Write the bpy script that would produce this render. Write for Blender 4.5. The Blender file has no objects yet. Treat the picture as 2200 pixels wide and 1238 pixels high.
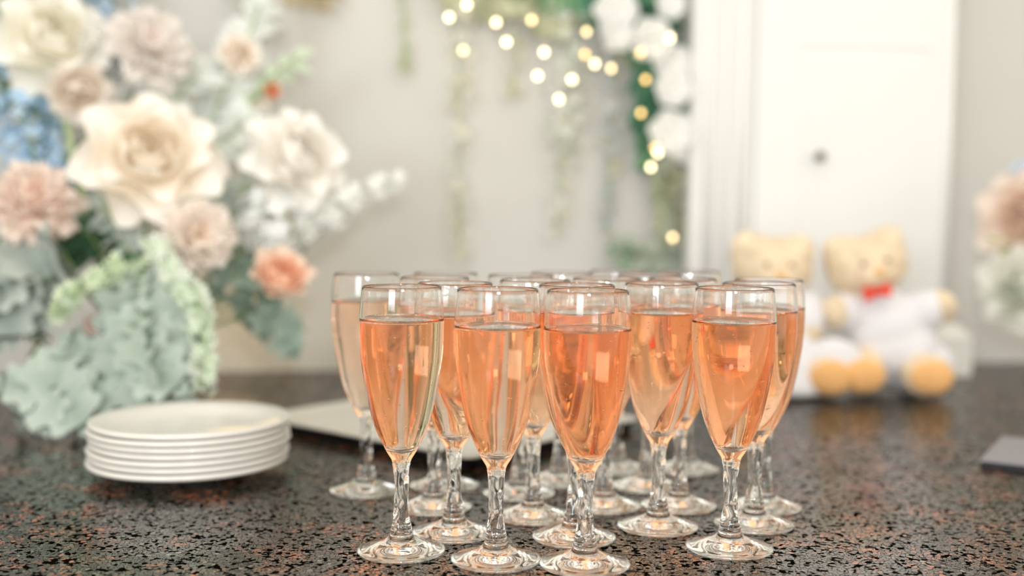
import bpy, bmesh, math, random
from mathutils import Vector, Matrix, noise

random.seed(7)
SC = bpy.context.scene
COL = SC.collection
PI = math.pi

# ------------------------------------------------------------------ camera
CT = 0.95                       # height of the worktop above the floor
HC = 0.233                      # lens above the worktop
FPX = 2400.0                    # focal length in pixels of a 2200 wide frame
YAW, PITCH, ROLL = math.radians(8.96), math.radians(3.55), math.radians(0.5)
CAM = Vector((0, 0, CT + HC))
FH = Vector((math.sin(YAW), math.cos(YAW), 0))
RT0 = Vector((math.cos(YAW), -math.sin(YAW), 0))
FW = (FH * math.cos(PITCH) - Vector((0, 0, 1)) * math.sin(PITCH)).normalized()
UP0 = RT0.cross(FW)
RT = (RT0 * math.cos(ROLL) + UP0 * math.sin(ROLL)).normalized()   # camera turned counter-clockwise
UP = RT.cross(FW)
cam_d = bpy.data.cameras.new('camera')
cam = bpy.data.objects.new('camera', cam_d)
COL.objects.link(cam)
M = Matrix.Identity(4)
for i in range(3):
    M[i][0], M[i][1], M[i][2], M[i][3] = RT[i], UP[i], -FW[i], CAM[i]
cam.matrix_world = M
cam_d.sensor_width = 36
cam_d.lens = FPX / 2200 * 36
cam_d.clip_start = 0.02
cam_d.dof.use_dof = True
cam_d.dof.focus_distance = 0.775
cam_d.dof.aperture_fstop = 2.15
SC.camera = cam

# ------------------------------------------------------------------ world, lights, exposure
w = bpy.data.worlds.new('world'); SC.world = w
w.use_nodes = True
bg = w.node_tree.nodes['Background']
bg.inputs[0].default_value = (1.0, 0.93, 0.79, 1)
bg.inputs[1].default_value = 1.0


def area(name, loc, target, sx, sy, power, color):
    d = bpy.data.lights.new(name, 'AREA')
    d.shape = 'RECTANGLE'; d.size = sx; d.size_y = sy
    d.energy = power; d.color = color
    o = bpy.data.objects.new(name, d); COL.objects.link(o)
    o.location = loc
    o.rotation_euler = (Vector(target) - Vector(loc)).to_track_quat('-Z', 'Y').to_euler()
    return o


area('left_key_light', (-1.35, -1.5, CT + 0.75), (0.3, 1.5, CT + 0.15), 0.85, 0.75, 20, (0.82, 0.93, 1.0))  # soft key light from the front left, its source unseen
area('ceiling_bounce_fill', (0.25, 0.35, CT + 1.55), (0.3, 0.9, CT), 2.4, 1.3, 4, (0.97, 0.98, 1.0))  # added overhead fill, stands in for flash bounced off the ceiling
area('camera_flash', (0.03, -0.04, CT + HC + 0.16), (0.25, 1.3, CT + 0.1), 0.09, 0.06, 3.6, (1, 0.99, 0.97))

pl = bpy.data.lights.new('added_warm_fill', 'POINT'); pl.energy = .15; pl.color = (1, .68, .25); pl.shadow_soft_size = .05  # added warm fill behind the vase to yellow the wall, no known lamp
plo = bpy.data.objects.new('added_warm_fill', pl); COL.objects.link(plo); plo.location = (-0.15, 1.60, CT + .08)

SC.view_settings.view_transform = 'Standard'
SC.view_settings.look = 'None'
SC.view_settings.gamma = 1
SC.view_settings.use_curve_mapping = False
SC.view_settings.exposure = 0.31
SC.cycles.max_bounces = 64
SC.cycles.transmission_bounces = 64
SC.cycles.glossy_bounces = 24
SC.cycles.diffuse_bounces = 4
SC.cycles.transparent_max_bounces = 8
SC.cycles.sample_clamp_indirect = 6
SC.cycles.use_denoising = True


# ------------------------------------------------------------------ pixel helpers (frame 2200 x 1238)
def ray(px, py):
    return FW + RT * ((px - 1100) / FPX) + UP * ((619 - py) / FPX)


def P(px, py, z):
    """world point seen at a pixel, z metres in front of the lens"""
    return CAM + ray(px, py) * z


def T(px, py, h=0.0):
    """world point where the sight line of a pixel meets the height h above the worktop"""
    d = ray(px, py)
    return CAM + d * ((CT + h - CAM.z) / d.z)


def depth(p):
    return (p - CAM).dot(FW)


# ------------------------------------------------------------------ materials
def mat(name):
    m = bpy.data.materials.new(name); m.use_nodes = True
    nt = m.node_tree
    return m, nt, nt.nodes['Principled BSDF'], nt.nodes, nt.links


def simple(name, col, rough=0.5, metal=0.0, noise_amt=0.0, nscale=40, bump=0.0, coat=0.0, spec=0.5):
    m, nt, b, N, L = mat(name)
    b.inputs['Base Color'].default_value = (*col, 1)
    b.inputs['Roughness'].default_value = rough
    b.inputs['Metallic'].default_value = metal
    b.inputs['Specular IOR Level'].default_value = spec
    b.inputs['Coat Weight'].default_value = coat
    if noise_amt or bump:
        tc = N.new('ShaderNodeTexCoord')
        nz = N.new('ShaderNodeTexNoise'); nz.inputs['Scale'].default_value = nscale
        nz.inputs['Detail'].default_value = 4
        L.new(tc.outputs['Object'], nz.inputs['Vector'])
        if noise_amt:
            r = N.new('ShaderNodeValToRGB')
            r.color_ramp.elements[0].position = 0.3
            r.color_ramp.elements[1].position = 0.7
            r.color_ramp.elements[0].color = (*[c * (1 - noise_amt) for c in col], 1)
            r.color_ramp.elements[1].color = (*[min(1, c * (1 + noise_amt * .5)) for c in col], 1)
            L.new(nz.outputs['Fac'], r.inputs['Fac'])
            L.new(r.outputs['Color'], b.inputs['Base Color'])
        if bump:
            bp = N.new('ShaderNodeBump'); bp.inputs['Strength'].default_value = bump
            bp.inputs['Distance'].default_value = 0.002
            L.new(nz.outputs['Fac'], bp.inputs['Height'])
            L.new(bp.outputs['Normal'], b.inputs['Normal'])
    return m


PETALS = {}


def petal_mat(name, base, tip, trans=0.28):
    """petal colour runs from the base of the petal (t=0) to its edge (t=1)"""
    if name in PETALS:
        return PETALS[name]
    m, nt, b, N, L = mat(name)
    at = N.new('ShaderNodeAttribute'); at.attribute_name = 't'
    r = N.new('ShaderNodeValToRGB')
    r.color_ramp.elements[0].color = (*base, 1)
    r.color_ramp.elements[1].color = (*tip, 1)
    r.color_ramp.elements[1].position = 0.85
    L.new(at.outputs['Fac'], r.inputs['Fac'])
    L.new(r.outputs['Color'], b.inputs['Base Color'])
    b.inputs['Roughness'].default_value = 0.65
    b.inputs['Specular IOR Level'].default_value = 0.2
    tr = N.new('ShaderNodeBsdfTranslucent'); L.new(r.outputs['Color'], tr.inputs['Color'])
    mx = N.new('ShaderNodeMixShader'); mx.inputs[0].default_value = trans
    L.new(b.outputs[0], mx.inputs[1]); L.new(tr.outputs[0], mx.inputs[2])
    L.new(mx.outputs[0], N['Material Output'].inputs['Surface'])
    PETALS[name] = m
    return m


def make_granite():
    m, nt, b, N, L = mat('speckled_granite')
    tc = N.new('ShaderNodeTexCoord')
    wz = N.new('ShaderNodeTexNoise'); wz.inputs['Scale'].default_value = 260
    L.new(tc.outputs['Object'], wz.inputs['Vector'])
    ws = N.new('ShaderNodeVectorMath'); ws.operation = 'SCALE'; ws.inputs['Scale'].default_value = 0.0025
    L.new(wz.outputs['Color'], ws.inputs[0])
    add = N.new('ShaderNodeVectorMath'); add.operation = 'ADD'
    L.new(tc.outputs['Object'], add.inputs[0]); L.new(ws.outputs[0], add.inputs[1])
    v = N.new('ShaderNodeTexVoronoi'); v.inputs['Scale'].default_value = 310
    L.new(add.outputs[0], v.inputs['Vector'])
    sep = N.new('ShaderNodeSeparateColor'); L.new(v.outputs['Color'], sep.inputs[0])
    r1 = N.new('ShaderNodeValToRGB'); r1.color_ramp.interpolation = 'CONSTANT'
    els = [(0.0, (.002, .002, .002)), (.26, (.007, .007, .004)), (.48, (.020, .019, .013)),
           (.68, (.042, .039, .029)), (.85, (.085, .080, .062)), (.95, (.19, .18, .145))]
    cr = r1.color_ramp
    cr.elements[0].position, cr.elements[0].color = els[0][0], (*els[0][1], 1)
    cr.elements[1].position, cr.elements[1].color = els[1][0], (*els[1][1], 1)
    for p, c in els[2:]:
        e = cr.elements.new(p); e.color = (*c, 1)
    L.new(sep.outputs[0], r1.inputs['Fac'])
    # rust coloured clumps
    n2 = N.new('ShaderNodeTexNoise'); n2.inputs['Scale'].default_value = 26; n2.inputs['Detail'].default_value = 3
    L.new(tc.outputs['Object'], n2.inputs['Vector'])
    r2 = N.new('ShaderNodeValToRGB')
    r2.color_ramp.elements[0].position = .50; r2.color_ramp.elements[1].position = .60
    L.new(n2.outputs['Fac'], r2.inputs['Fac'])
    th = N.new('ShaderNodeMath'); th.operation = 'GREATER_THAN'; th.inputs[1].default_value = 0.42
    L.new(sep.outputs[1], th.inputs[0])
    mu = N.new('ShaderNodeMath'); mu.operation = 'MULTIPLY'
    L.new(r2.outputs['Color'], mu.inputs[0]); L.new(th.outputs[0], mu.inputs[1])
    rust = N.new('ShaderNodeValToRGB')
    rust.color_ramp.elements[0].color = (.05, .014, .005, 1)
    rust.color_ramp.elements[1].color = (.50, .14, .045, 1)
    L.new(sep.outputs[2], rust.inputs['Fac'])
    mix = N.new('ShaderNodeMix'); mix.data_type = 'RGBA'
    L.new(mu.outputs[0], mix.inputs['Factor'])
    L.new(r1.outputs['Color'], mix.inputs['A']); L.new(rust.outputs['Color'], mix.inputs['B'])
    # rare red and ochre grains anywhere
    th2 = N.new('ShaderNodeMath'); th2.operation = 'GREATER_THAN'; th2.inputs[1].default_value = 0.965
    L.new(sep.outputs[1], th2.inputs[0])
    mix2 = N.new('ShaderNodeMix'); mix2.data_type = 'RGBA'
    L.new(th2.outputs[0], mix2.inputs['Factor'])
    L.new(mix.outputs['Result'], mix2.inputs['A']); mix2.inputs['B'].default_value = (.22, .085, .03, 1)
    # dark seams between the grains, neither bright nor shiny
    ve = N.new('ShaderNodeTexVoronoi'); ve.feature = 'DISTANCE_TO_EDGE'; ve.inputs['Scale'].default_value = 310
    L.new(add.outputs[0], ve.inputs['Vector'])
    se = N.new('ShaderNodeMapRange')
    se.inputs['From Min'].default_value = .03; se.inputs['From Max'].default_value = .15
    L.new(ve.outputs['Distance'], se.inputs['Value'])
    dk = N.new('ShaderNodeMapRange')
    dk.inputs['From Min'].default_value = .18; dk.inputs['From Max'].default_value = .30
    L.new(sep.outputs[0], dk.inputs['Value'])
    grain = N.new('ShaderNodeMath'); grain.operation = 'MULTIPLY'
    L.new(se.outputs[0], grain.inputs[0]); L.new(dk.outputs[0], grain.inputs[1])
    mix3 = N.new('ShaderNodeMix'); mix3.data_type = 'RGBA'
    L.new(grain.outputs[0], mix3.inputs['Factor'])
    mix3.inputs['A'].default_value = (.003, .003, .002, 1)
    L.new(mix2.outputs['Result'], mix3.inputs['B'])
    L.new(mix3.outputs['Result'], b.inputs['Base Color'])
    sl = N.new('ShaderNodeMapRange')
    sl.inputs['To Min'].default_value = .0; sl.inputs['To Max'].default_value = 1.0
    L.new(grain.outputs[0], sl.inputs['Value']); L.new(sl.outputs[0], b.inputs['Specular IOR Level'])
    rr = N.new('ShaderNodeMapRange')
    rr.inputs['To Min'].default_value = 0.06; rr.inputs['To Max'].default_value = 0.16
    L.new(sep.outputs[2], rr.inputs['Value']); L.new(rr.outputs[0], b.inputs['Roughness'])
    bp = N.new('ShaderNodeBump'); bp.inputs['Strength'].default_value = 0.12
    bp.inputs['Distance'].default_value = 0.0006
    L.new(grain.outputs[0], bp.inputs['Height']); L.new(bp.outputs[0], b.inputs['Normal'])
    b.inputs['IOR'].default_value = 2.3
    return m


M_granite = make_granite()
M_wall = simple('cream_wall_paint', (.655, .638, .61), .85, 0, .03, 6, .05)
M_white = simple('white_gloss_paint', (.85, .85, .845), .30, 0, .02, 9)
M_jamb = simple('grey_white_paint', (.80, .795, .785), .35, 0, .02, 9)
M_body = simple('counter_base_paint', (.16, .11, .08), .5, 0, .2, 12)
M_floor = simple('floor_wood', (.30, .20, .13), .5, 0, .3, 5)
M_dark = simple('dark_wood', (.05, .04, .03), .5, 0, .3, 7)
M_china = simple('white_china', (.74, .71, .665), .28, 0, .02, 20, 0, .3)
M_tray = simple('tray_enamel', (.80, .77, .70), .12, 0.25, .03, 30, 0, .4)
M_trayunder = simple('tray_side', (.006, .006, .006), .55, spec=.15)
M_knob = simple('aged_brass', (.16, .14, .11), .35, .8)
M_vase = simple('cream_ceramic', (.74, .68, .56), .3, 0, .05, 10)
M_stem = simple('stem_green', (.30, .42, .16), .5, 0, .2, 60)
M_stemdark = simple('stem_dark_green', (.10, .14, .04), .6, 0, .3, 60)
M_wire = simple('light_string_wire', (.10, .14, .07), .5)
M_fur = simple('honey_plush', (.80, .65, .47), .95, 0, .16, 60, .8, 0, .1)
M_furlight = simple('pale_plush', (.90, .78, .60), .95, 0, .1, 60, .8, 0, .1)
M_pad = simple('orange_paw_pad', (.88, .50, .21), .9, 0, .1, 40, .3, 0, .1)
M_shirt = simple('white_toy_cloth', (.78, .77, .81), .9, 0, .02, 40, .2, 0, .1)
M_red = simple('red_ribbon', (.85, .05, .02), .5)
M_black = simple('black_plastic', (.012, .010, .009), .25)
M_eye = simple('brown_bead', (.30, .19, .10), .4)
M_card = simple('white_card', (.88, .87, .83), .7, 0, .02, 14)
M_note = simple('grey_lilac_cover', (.27, .26, .29), .4, 0, .05, 20)
M_notedge = simple('black_cover_edge', (.01, .01, .012), .5)


def emit(name, col, s):
    m = bpy.data.materials.new(name); m.use_nodes = True
    N = m.node_tree.nodes; N.clear()
    e = N.new('ShaderNodeEmission'); o = N.new('ShaderNodeOutputMaterial')
    e.inputs[0].default_value = (*col, 1); e.inputs[1].default_value = s
    m.node_tree.links.new(e.outputs[0], o.inputs[0])
    return m


M_bulb = emit('warm_bulb_bright', (1, .82, .50), 7)
M_bulb2 = emit('warm_bulb_dim', (1, .62, .22), 4.5)


def make_glass():
    m = bpy.data.materials.new('clear_glass'); m.use_nodes = True
    N = m.node_tree.nodes; N.clear()
    g = N.new('ShaderNodeBsdfGlass'); o = N.new('ShaderNodeOutputMaterial')
    g.inputs['Color'].default_value = (.998, .999, .997, 1)
    g.inputs['Roughness'].default_value = 0.0
    g.inputs['IOR'].default_value = 1.5
    m.node_tree.links.new(g.outputs[0], o.inputs[0])
    return m


def make_wine():
    m = bpy.data.materials.new('rose_sparkling_wine'); m.use_nodes = True
    N = m.node_tree.nodes; N.clear(); L = m.node_tree.links
    at = N.new('ShaderNodeAttribute'); at.attribute_name = 'eta'
    g = N.new('ShaderNodeBsdfGlass'); o = N.new('ShaderNodeOutputMaterial')
    g.inputs['Roughness'].default_value = 0.0
    L.new(at.outputs['Fac'], g.inputs['IOR'])
    L.new(g.outputs[0], o.inputs['Surface'])
    v = N.new('ShaderNodeVolumeAbsorption')
    v.inputs['Color'].default_value = (1.0, .50, .04, 1)
    v.inputs['Density'].default_value = 14
    L.new(v.outputs[0], o.inputs['Volume'])
    return m


M_glass = make_glass()
M_wine = make_wine()


def make_bubble():
    m = bpy.data.materials.new('bubble_air'); m.use_nodes = True
    N = m.node_tree.nodes; N.clear()
    g = N.new('ShaderNodeBsdfGlass'); o = N.new('ShaderNodeOutputMaterial')
    g.inputs['IOR'].default_value = 1 / 1.34
    m.node_tree.links.new(g.outputs[0], o.inputs[0])
    return m


M_bubble = make_bubble()


# ------------------------------------------------------------------ mesh and object helpers
class MB:
    def __init__(self):
        self.v, self.f, self.t, self.fa = [], [], [], []

    def add(self, verts, faces, mtx=None, t=None, fa=None):
        o = len(self.v)
        for i, p in enumerate(verts):
            p = Vector(p)
            self.v.append(mtx @ p if mtx is not None else p)
            self.t.append(t[i] if t is not None else 0.5)
        for i, f in enumerate(faces):
            self.f.append([o + k for k in f])
            if fa is not None:
                self.fa.append(fa[i])
        return self

    def box(self, lo, hi, mtx=None):
        x0, y0, z0 = lo; x1, y1, z1 = hi
        vs = [(x0, y0, z0), (x1, y0, z0), (x1, y1, z0), (x0, y1, z0), (x0, y0, z1), (x1, y0, z1), (x1, y1, z1), (x0, y1, z1)]
        fs = [(3, 2, 1, 0), (4, 5, 6, 7), (0, 1, 5, 4), (1, 2, 6, 5), (2, 3, 7, 6), (3, 0, 4, 7)]
        return self.add(vs, fs, mtx)

    def lathe(self, prof, n=48, mtx=None, rfun=None):
        """profile of (r, h); r == 0 ends close on the axis. Faces look outward when the profile runs upward on the outside."""
        vs, fs, rings = [], [], []
        for (r, h) in prof:
            if r <= 1e-7:
                rings.append([len(vs)]); vs.append((0, 0, h))
            else:
                ring = []
                for k in range(n):
                    a = 2 * PI * k / n
                    rr = r if rfun is None else rfun(r, h, a)
                    ring.append(len(vs)); vs.append((rr * math.cos(a), rr * math.sin(a), h))
                rings.append(ring)
        for A, B in zip(rings, rings[1:]):
            for k in range(n):
                k2 = (k + 1) % n
                if len(A) == 1 and len(B) == 1:
                    continue
                if len(A) == 1:
                    fs.append((A[0], B[k2], B[k]))
                elif len(B) == 1:
                    fs.append((A[k], A[k2], B[0]))
                else:
                    fs.append((A[k], A[k2], B[k2], B[k]))
        return self.add(vs, fs, mtx)

    def tube(self, pts, r, n=6, r2=None):
        pts = [Vector(p) for p in pts]
        vs, fs = [], []
        m = len(pts)
        for i, p in enumerate(pts):
            d = (pts[min(i + 1, m - 1)] - pts[max(i - 1, 0)]).normalized()
            a = Vector((0, 0, 1)) if abs(d.z) < .9 else Vector((1, 0, 0))
            u = d.cross(a).normalized(); w_ = d.cross(u)
            rr = r if r2 is None else r + (r2 - r) * i / (m - 1)
            for k in range(n):
                an = 2 * PI * k / n
                vs.append(p + u * (rr * math.cos(an)) + w_ * (rr * math.sin(an)))
        for i in range(m - 1):
            for k in range(n):
                k2 = (k + 1) % n
                fs.append((i * n + k, i * n + k2, (i + 1) * n + k2, (i + 1) * n + k))
        fs.append(tuple(range(n))[::-1]); fs.append(tuple((m - 1) * n + k for k in range(n)))
        return self.add(vs, fs)

    def ball(self, c, rx, ry=None, rz=None, mtx=None, nu=20, nv=12):
        ry = rx if ry is None else ry; rz = rx if rz is None else rz
        vs, fs = [], []
        vs.append((0, 0, -rz))
        for j in range(1, nv):
            ph = -PI / 2 + PI * j / nv
            for k in range(nu):
                a = 2 * PI * k / nu
                vs.append((rx * math.cos(ph) * math.cos(a), ry * math.cos(ph) * math.sin(a), rz * math.sin(ph)))
        vs.append((0, 0, rz))
        for k in range(nu):
            k2 = (k + 1) % nu
            fs.append((0, 1 + k2, 1 + k))
            for j in range(nv - 2):
                a, b_ = 1 + j * nu, 1 + (j + 1) * nu
                fs.append((a + k, a + k2, b_ + k2, b_ + k))
            a = 1 + (nv - 2) * nu
            fs.append((a + k, a + k2, len(vs) - 1))
        mm = Matrix.Translation(Vector(c))
        if mtx is not None:
            mm = mm @ mtx
        return self.add(vs, fs, mm)

    def mesh(self, name, m, smooth=True):
        me = bpy.data.meshes.new(name)
        me.from_pydata([tuple(p) for p in self.v], [], self.f)
        at = me.attributes.new('t', 'FLOAT', 'POINT')
        at.data.foreach_set('value', self.t)
        if self.fa:
            ae = me.attributes.new('eta', 'FLOAT', 'FACE')
            ae.data.foreach_set('value', self.fa)
        me.materials.append(m)
        if smooth:
            me.polygons.foreach_set('use_smooth', [True] * len(me.polygons))
        me.update()
        return me


def link(name, me, parent=None, mtx=None):
    o = bpy.data.objects.new(name, me); COL.objects.link(o)
    if parent is not None:
        o.parent = parent
    if mtx is not None:
        o.matrix_basis = mtx
    return o


def thing(name, label, cat, mtx=None, group=None, me=None):
    if isinstance(mtx, (tuple, Vector)):
        mtx = Matrix.Translation(Vector(mtx))
    o = link(name, me, None, mtx)
    if me is None:
        o.empty_display_size = 0.02
    o['label'] = label; o['category'] = cat
    if group:
        o['group'] = group
    return o


def struct(name, me, label=None):
    o = link(name, me); o['kind'] = 'structure'
    if label:
        o['label'] = label
    return o


def bevel(me, w_, seg=2):
    bm = bmesh.new(); bm.from_mesh(me)
    es = [e for e in bm.edges if len(e.link_faces) == 2 and e.calc_face_angle(0) > 0.6]
    bmesh.ops.bevel(bm, geom=es, offset=w_, segments=seg, affect='EDGES', profile=.5)
    bm.to_mesh(me); bm.free()
    return me


def frame_z(pos, zdir, hint=Vector((0, 0, 1)), spin=0.0):
    """matrix at pos whose local Z looks along zdir and local Y stays near the hint"""
    z = Vector(zdir).normalized()
    x = Vector(hint).cross(z)
    if x.length < 1e-4:
        x = Vector((1, 0, 0)).cross(z)
    x.normalize(); y = z.cross(x)
    m = Matrix.Identity(4)
    for i in range(3):
        m[i][0], m[i][1], m[i][2], m[i][3] = x[i], y[i], z[i], pos[i]
    return m @ Matrix.Rotation(spin, 4, 'Z')


# ------------------------------------------------------------------ the setting
WY = 1.717                                   # the wall behind the counter
X0, X1 = -1.5, 2.1
struct('floor', MB().box((X0 - 1, -2.0, -.05), (X1 + 1, WY + .1, 0)).mesh('floor', M_floor, False), 'brown wooden floor in front of the counter')
struct('wall_back', MB().box((X0 - 1, WY, 0), (X1 + 1, WY + .1, CT + .80)).mesh('wall_back', M_wall, False), 'plain cream painted wall behind the counter')
struct('trim_1', MB().box((X0 - 1, WY - .06, CT + .80), (X1 + 1, WY + .1, CT + 1.5)).mesh('trim_1', M_dark, False), 'dark wooden beam above the cream wall')

ct = thing('counter', 'long polished speckled brown and black granite counter under everything', 'counter', (0.3, 1.0, 0))
ctm = Matrix.Translation((-0.3, -1.0, 0))
top = MB().box((X0, .40, CT - .04), (X1, WY - .001, CT)).mesh('worktop', M_granite, False)
link('worktop', bevel(top, .004), ct, ctm)
link('base', MB().box((X0 + .03, .48, 0), (X1 - .03, WY - .03, CT - .0405)).mesh('base', M_body, False), ct, ctm)


# ------------------------------------------------------------------ champagne flutes
def pchip(xs, ys):
    n = len(xs); d = [0] * n
    h = [xs[i + 1] - xs[i] for i in range(n - 1)]
    s = [(ys[i + 1] - ys[i]) / h[i] for i in range(n - 1)]
    for i in range(1, n - 1):
        if s[i - 1] * s[i] > 0:
            d[i] = 2 * s[i - 1] * s[i] / (s[i - 1] + s[i])
    d[0], d[-1] = s[0], s[-1]

    def f(x):
        x = min(max(x, xs[0]), xs[-1])
        i = 0
        while i < n - 2 and x > xs[i + 1]:
            i += 1
        t = (x - xs[i]) / h[i]
        return ((1 + 2 * t) * (1 - t) ** 2 * ys[i] + t * (1 - t) ** 2 * h[i] * d[i]
                + t * t * (3 - 2 * t) * ys[i + 1] + t * t * (t - 1) * h[i] * d[i + 1])
    return f


OUT_H = [.0016, .0035, .0055, .0078, .0100, .0125, .0150, .0180, .0233, .0320, .0406, .0520, .0600, .0650, .0700, .0770, .0838, .0920, .1011, .1180, .1355, .1510, .1620, .1748, .1858]
OUT_R = [.0308, .0245, .0185, .0130, .0096, .0080, .0077, .0069, .0058, .0050, .0048, .0051, .0057, .0070, .0100, .0136, .0168, .0198, .0222, .0255, .0281, .0291, .0293, .0285, .0273]
r_out = pchip(OUT_H, OUT_R)
IN_H = [.0716, .0722, .0740, .0770, .0838, .0920, .1011, .1180, .1355, .1510, .1620, .1748, .1852]
IN_R = [.0000, .0035, .0078, .0112, .0150, .0182, .0208, .0242, .0269, .0280, .0282, .0275, .0264]
r_in = pchip(IN_H, IN_R)
NG = 64


def stem_facets(r, h, a):
    """slanted drop shaped hollows pressed into the stem"""
    w_ = min(max((h - .0175) / .005, 0), 1) * min(max((.062 - h) / .008, 0), 1)
    if w_ <= 0:
        return r
    k = 2 * PI / .030
    u = 3 * a + k * h; v = 3 * a - k * h + 1.0
    dip = (0.5 + 0.5 * math.cos(u)) ** 1.5 * (0.5 + 0.5 * math.cos(v)) ** 0.8
    return r * (1.06 - 0.26 * dip * w_)


def flute_mesh(level):
    prof = [(0, .0014), (.012, .0012), (.024, .0007), (.0288, .0001), (.0302, .0003), (.0307, .0009), (.0308, .0016)]
    h = .0024
    while h < .1856:
        prof.append((r_out(h), h))
        h += .0009 if h < .066 else .0022
    prof += [(.02725, .1856), (.0270, .1860), (.0267, .1860), (.02645, .1857)]
    h = .1852
    while h > level + .0004:
        prof.append((r_in(h), h)); h -= .0024
    prof.append((r_in(level), level))
    return MB().lathe(prof, NG, None, stem_facets).mesh('flute_glass', M_glass)


def wine_mesh(level):
    prof, nring = [(0, .0716)], 0
    for h in [.0717, .0719, .0722, .0728, .0737, .0750]:
        prof.append((r_in(h), h))
    h = .0770
    while h < level - .0012:
        prof.append((r_in(h), h)); h += .0022
    prof.append((r_in(level), level))
    nside = len(prof) - 1
    rl = r_in(level)
    for dr, dh in [(.0003, .0005), (.0008, .0009), (.0016, .00125), (.003, .0014), (.006, .0014), (.014, .0014)]:
        prof.append((rl - dr, level - dh))
    prof.append((0, level - .0014))
    mb = MB().lathe(prof, NG)
    etas = []
    for i in range(len(prof) - 1):
        etas += [1.34 / 1.5 if i < nside else 1.34] * NG
    mb.fa = etas
    return mb.mesh('sparkling_wine', M_wine)


def bubbles_mesh(level, seed, n):
    rnd = random.Random(seed); mb = MB()
    for i in range(n):
        h = rnd.uniform(.08, level - .004)
        a = rnd.uniform(0, 2 * PI)
        rr = (r_in(h) - .0016) * rnd.choice([.97, .95, .9, .5]) * rnd.uniform(.85, 1)
        mb.ball((rr * math.cos(a), rr * math.sin(a), h), rnd.uniform(.00022, .00055), nu=8, nv=6)
    return mb.mesh('bubbles', M_bubble)


FG = 'rosé filled champagne flutes on the counter'
FLUTES = [
    # px, py of the foot's centre, level above the counter, label
    (862, 1180, .1615, 'front flute at the left end of the nearest row, foot just clear of the plates'),
    (1065, 1199, .1590, 'front flute second from left in the nearest row, left of the nearest glass'),
    (1256, 1209, .1585, 'nearest flute of all, its foot touching the lower edge of the photo'),
    (1567, 1174, .1605, 'front flute at the right end of the nearest row, standing apart on the right'),
    (975, 1141, .1615, 'second-row flute seen in the gap between the first and second front glasses'),
    (1233, 1151, .1640, 'flute standing directly behind the nearest glass, almost hidden by its bowl'),
    (1413, 1128, .1620, 'flute with a wide clear view in the gap right of the nearest glass'),
    (1619, 1123, .1630, 'flute directly behind the right end front glass, bowl peeping out on its right'),
    (932, 1086, .1610, 'flute whose stem stands just right of the left end front glass, bowl hidden'),
    (1145, 1105, .1600, 'third-row flute in the gap between the nearest glass and its left neighbour'),
    (1297, 1083, .1620, 'flute behind the right side of the nearest glass, only its foot in clear view'),
    (1458, 1083, .1620, 'flute in the gap between the two right front glasses, half hidden on the right'),
    (1389, 1041, .1610, 'rear flute behind the glass right of the nearest one, slim stem left of its stem'),
    (955, 1040, .1605, 'rear flute left of the near tray corner, foot in the dark shade'),
    (1115, 1057, .1600, 'rear flute before the right tray edge, dark shade around its stem'),
    (1202, 1030, .1615, 'rear flute left of the hidden stem behind the nearest glass, close to the tray'),
    (1325, 1005, .1600, 'farthest flute in the middle, standing to the right of the tray'),
    (1474, 1006, .1610, 'farthest flute on the right, its pale foot alone on the open granite'),
    (1640, 1085, .1615, 'outermost flute on the right, behind the two glasses at the right end'),
    (787, 1051, .1610, 'lone flute at the far left of the group, paler, in front of the tray'),
]
for i, (px, py, lv, lab) in enumerate(FLUTES):
    lv += .0025
    p = T(px, py, .0016)
    p.z = CT + .0001
    t = thing('champagne_flute', lab, 'champagne flute', Matrix.Translation(p) @ Matrix.Rotation(i * 1.7, 4, 'Z'), FG)
    gl = link('flute_glass', flute_mesh(lv), t)
    link('sparkling_wine', wine_mesh(lv), t)['label'] = 'orange pink sparkling wine'
    if i < 8:
        b = link('bubbles', bubbles_mesh(lv, i, 45), t); b['kind'] = 'stuff'

# ------------------------------------------------------------------ stack of plates
PR = .0890
pp = [(0, .0028), (.042, .0026), (.0440, .0), (.0465, .0), (.0490, .0024), (.072, .0064), (PR - .003, .0102), (PR - .0006, .0113), (PR, .0126), (PR, .0138), (PR - .0006, .0152), (PR - .0020, .0157),
      (.075, .0118), (.062, .0076), (.054, .0060), (0, .0054)]
plate_me = MB().lathe(pp, 72).mesh('dinner_plate', M_china)
ctr = T(409, 1013, 0); ctr.z = CT
PLN = ['bottom white plate of the stack, resting on the granite', 'second white plate from the bottom of the stack', 'third white plate from the bottom of the stack',
       'middle white plate of the stack of seven', 'third white plate from the top of the stack', 'second white plate from the top, just under the topmost',
       'topmost white plate of the stack, its hollow in full view']
OFF = [(-.0012, 0), (0, .001), (-.0008, 0), (.0012, .0005), (.0005, 0), (-.0006, -.001), (.0010, .0006)]
for k in range(7):
    thing('dessert_plate', PLN[k], 'plate', ctr + Vector((OFF[k][0], OFF[k][1], .0001 + .0058 * k)), 'white plates in the stack', plate_me)

# ------------------------------------------------------------------ serving tray behind the glasses
LH = .0140
c_near = T(1012, 982, LH); c_left = T(598, 884, LH); c_right = T(1378, 896, LH)
ux = (c_right - c_near); uy = (c_left - c_near)
ux.z = uy.z = 0
ex = ux.normalized(); ey = Vector((0, 0, 1)).cross(ex)
LX, LY = ux.length, uy.length
tm = Matrix.Identity(4)
for i in range(3):
    tm[i][0], tm[i][1] = ex[i], ey[i]
cc = c_near + ex * (LX / 2) + ey * (LY / 2); cc.z = CT
for i in range(3):
    tm[i][3] = cc[i]
tray = thing('serving_tray', 'pale square serving tray with black sides lying behind the glasses', 'tray', tm)


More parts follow.
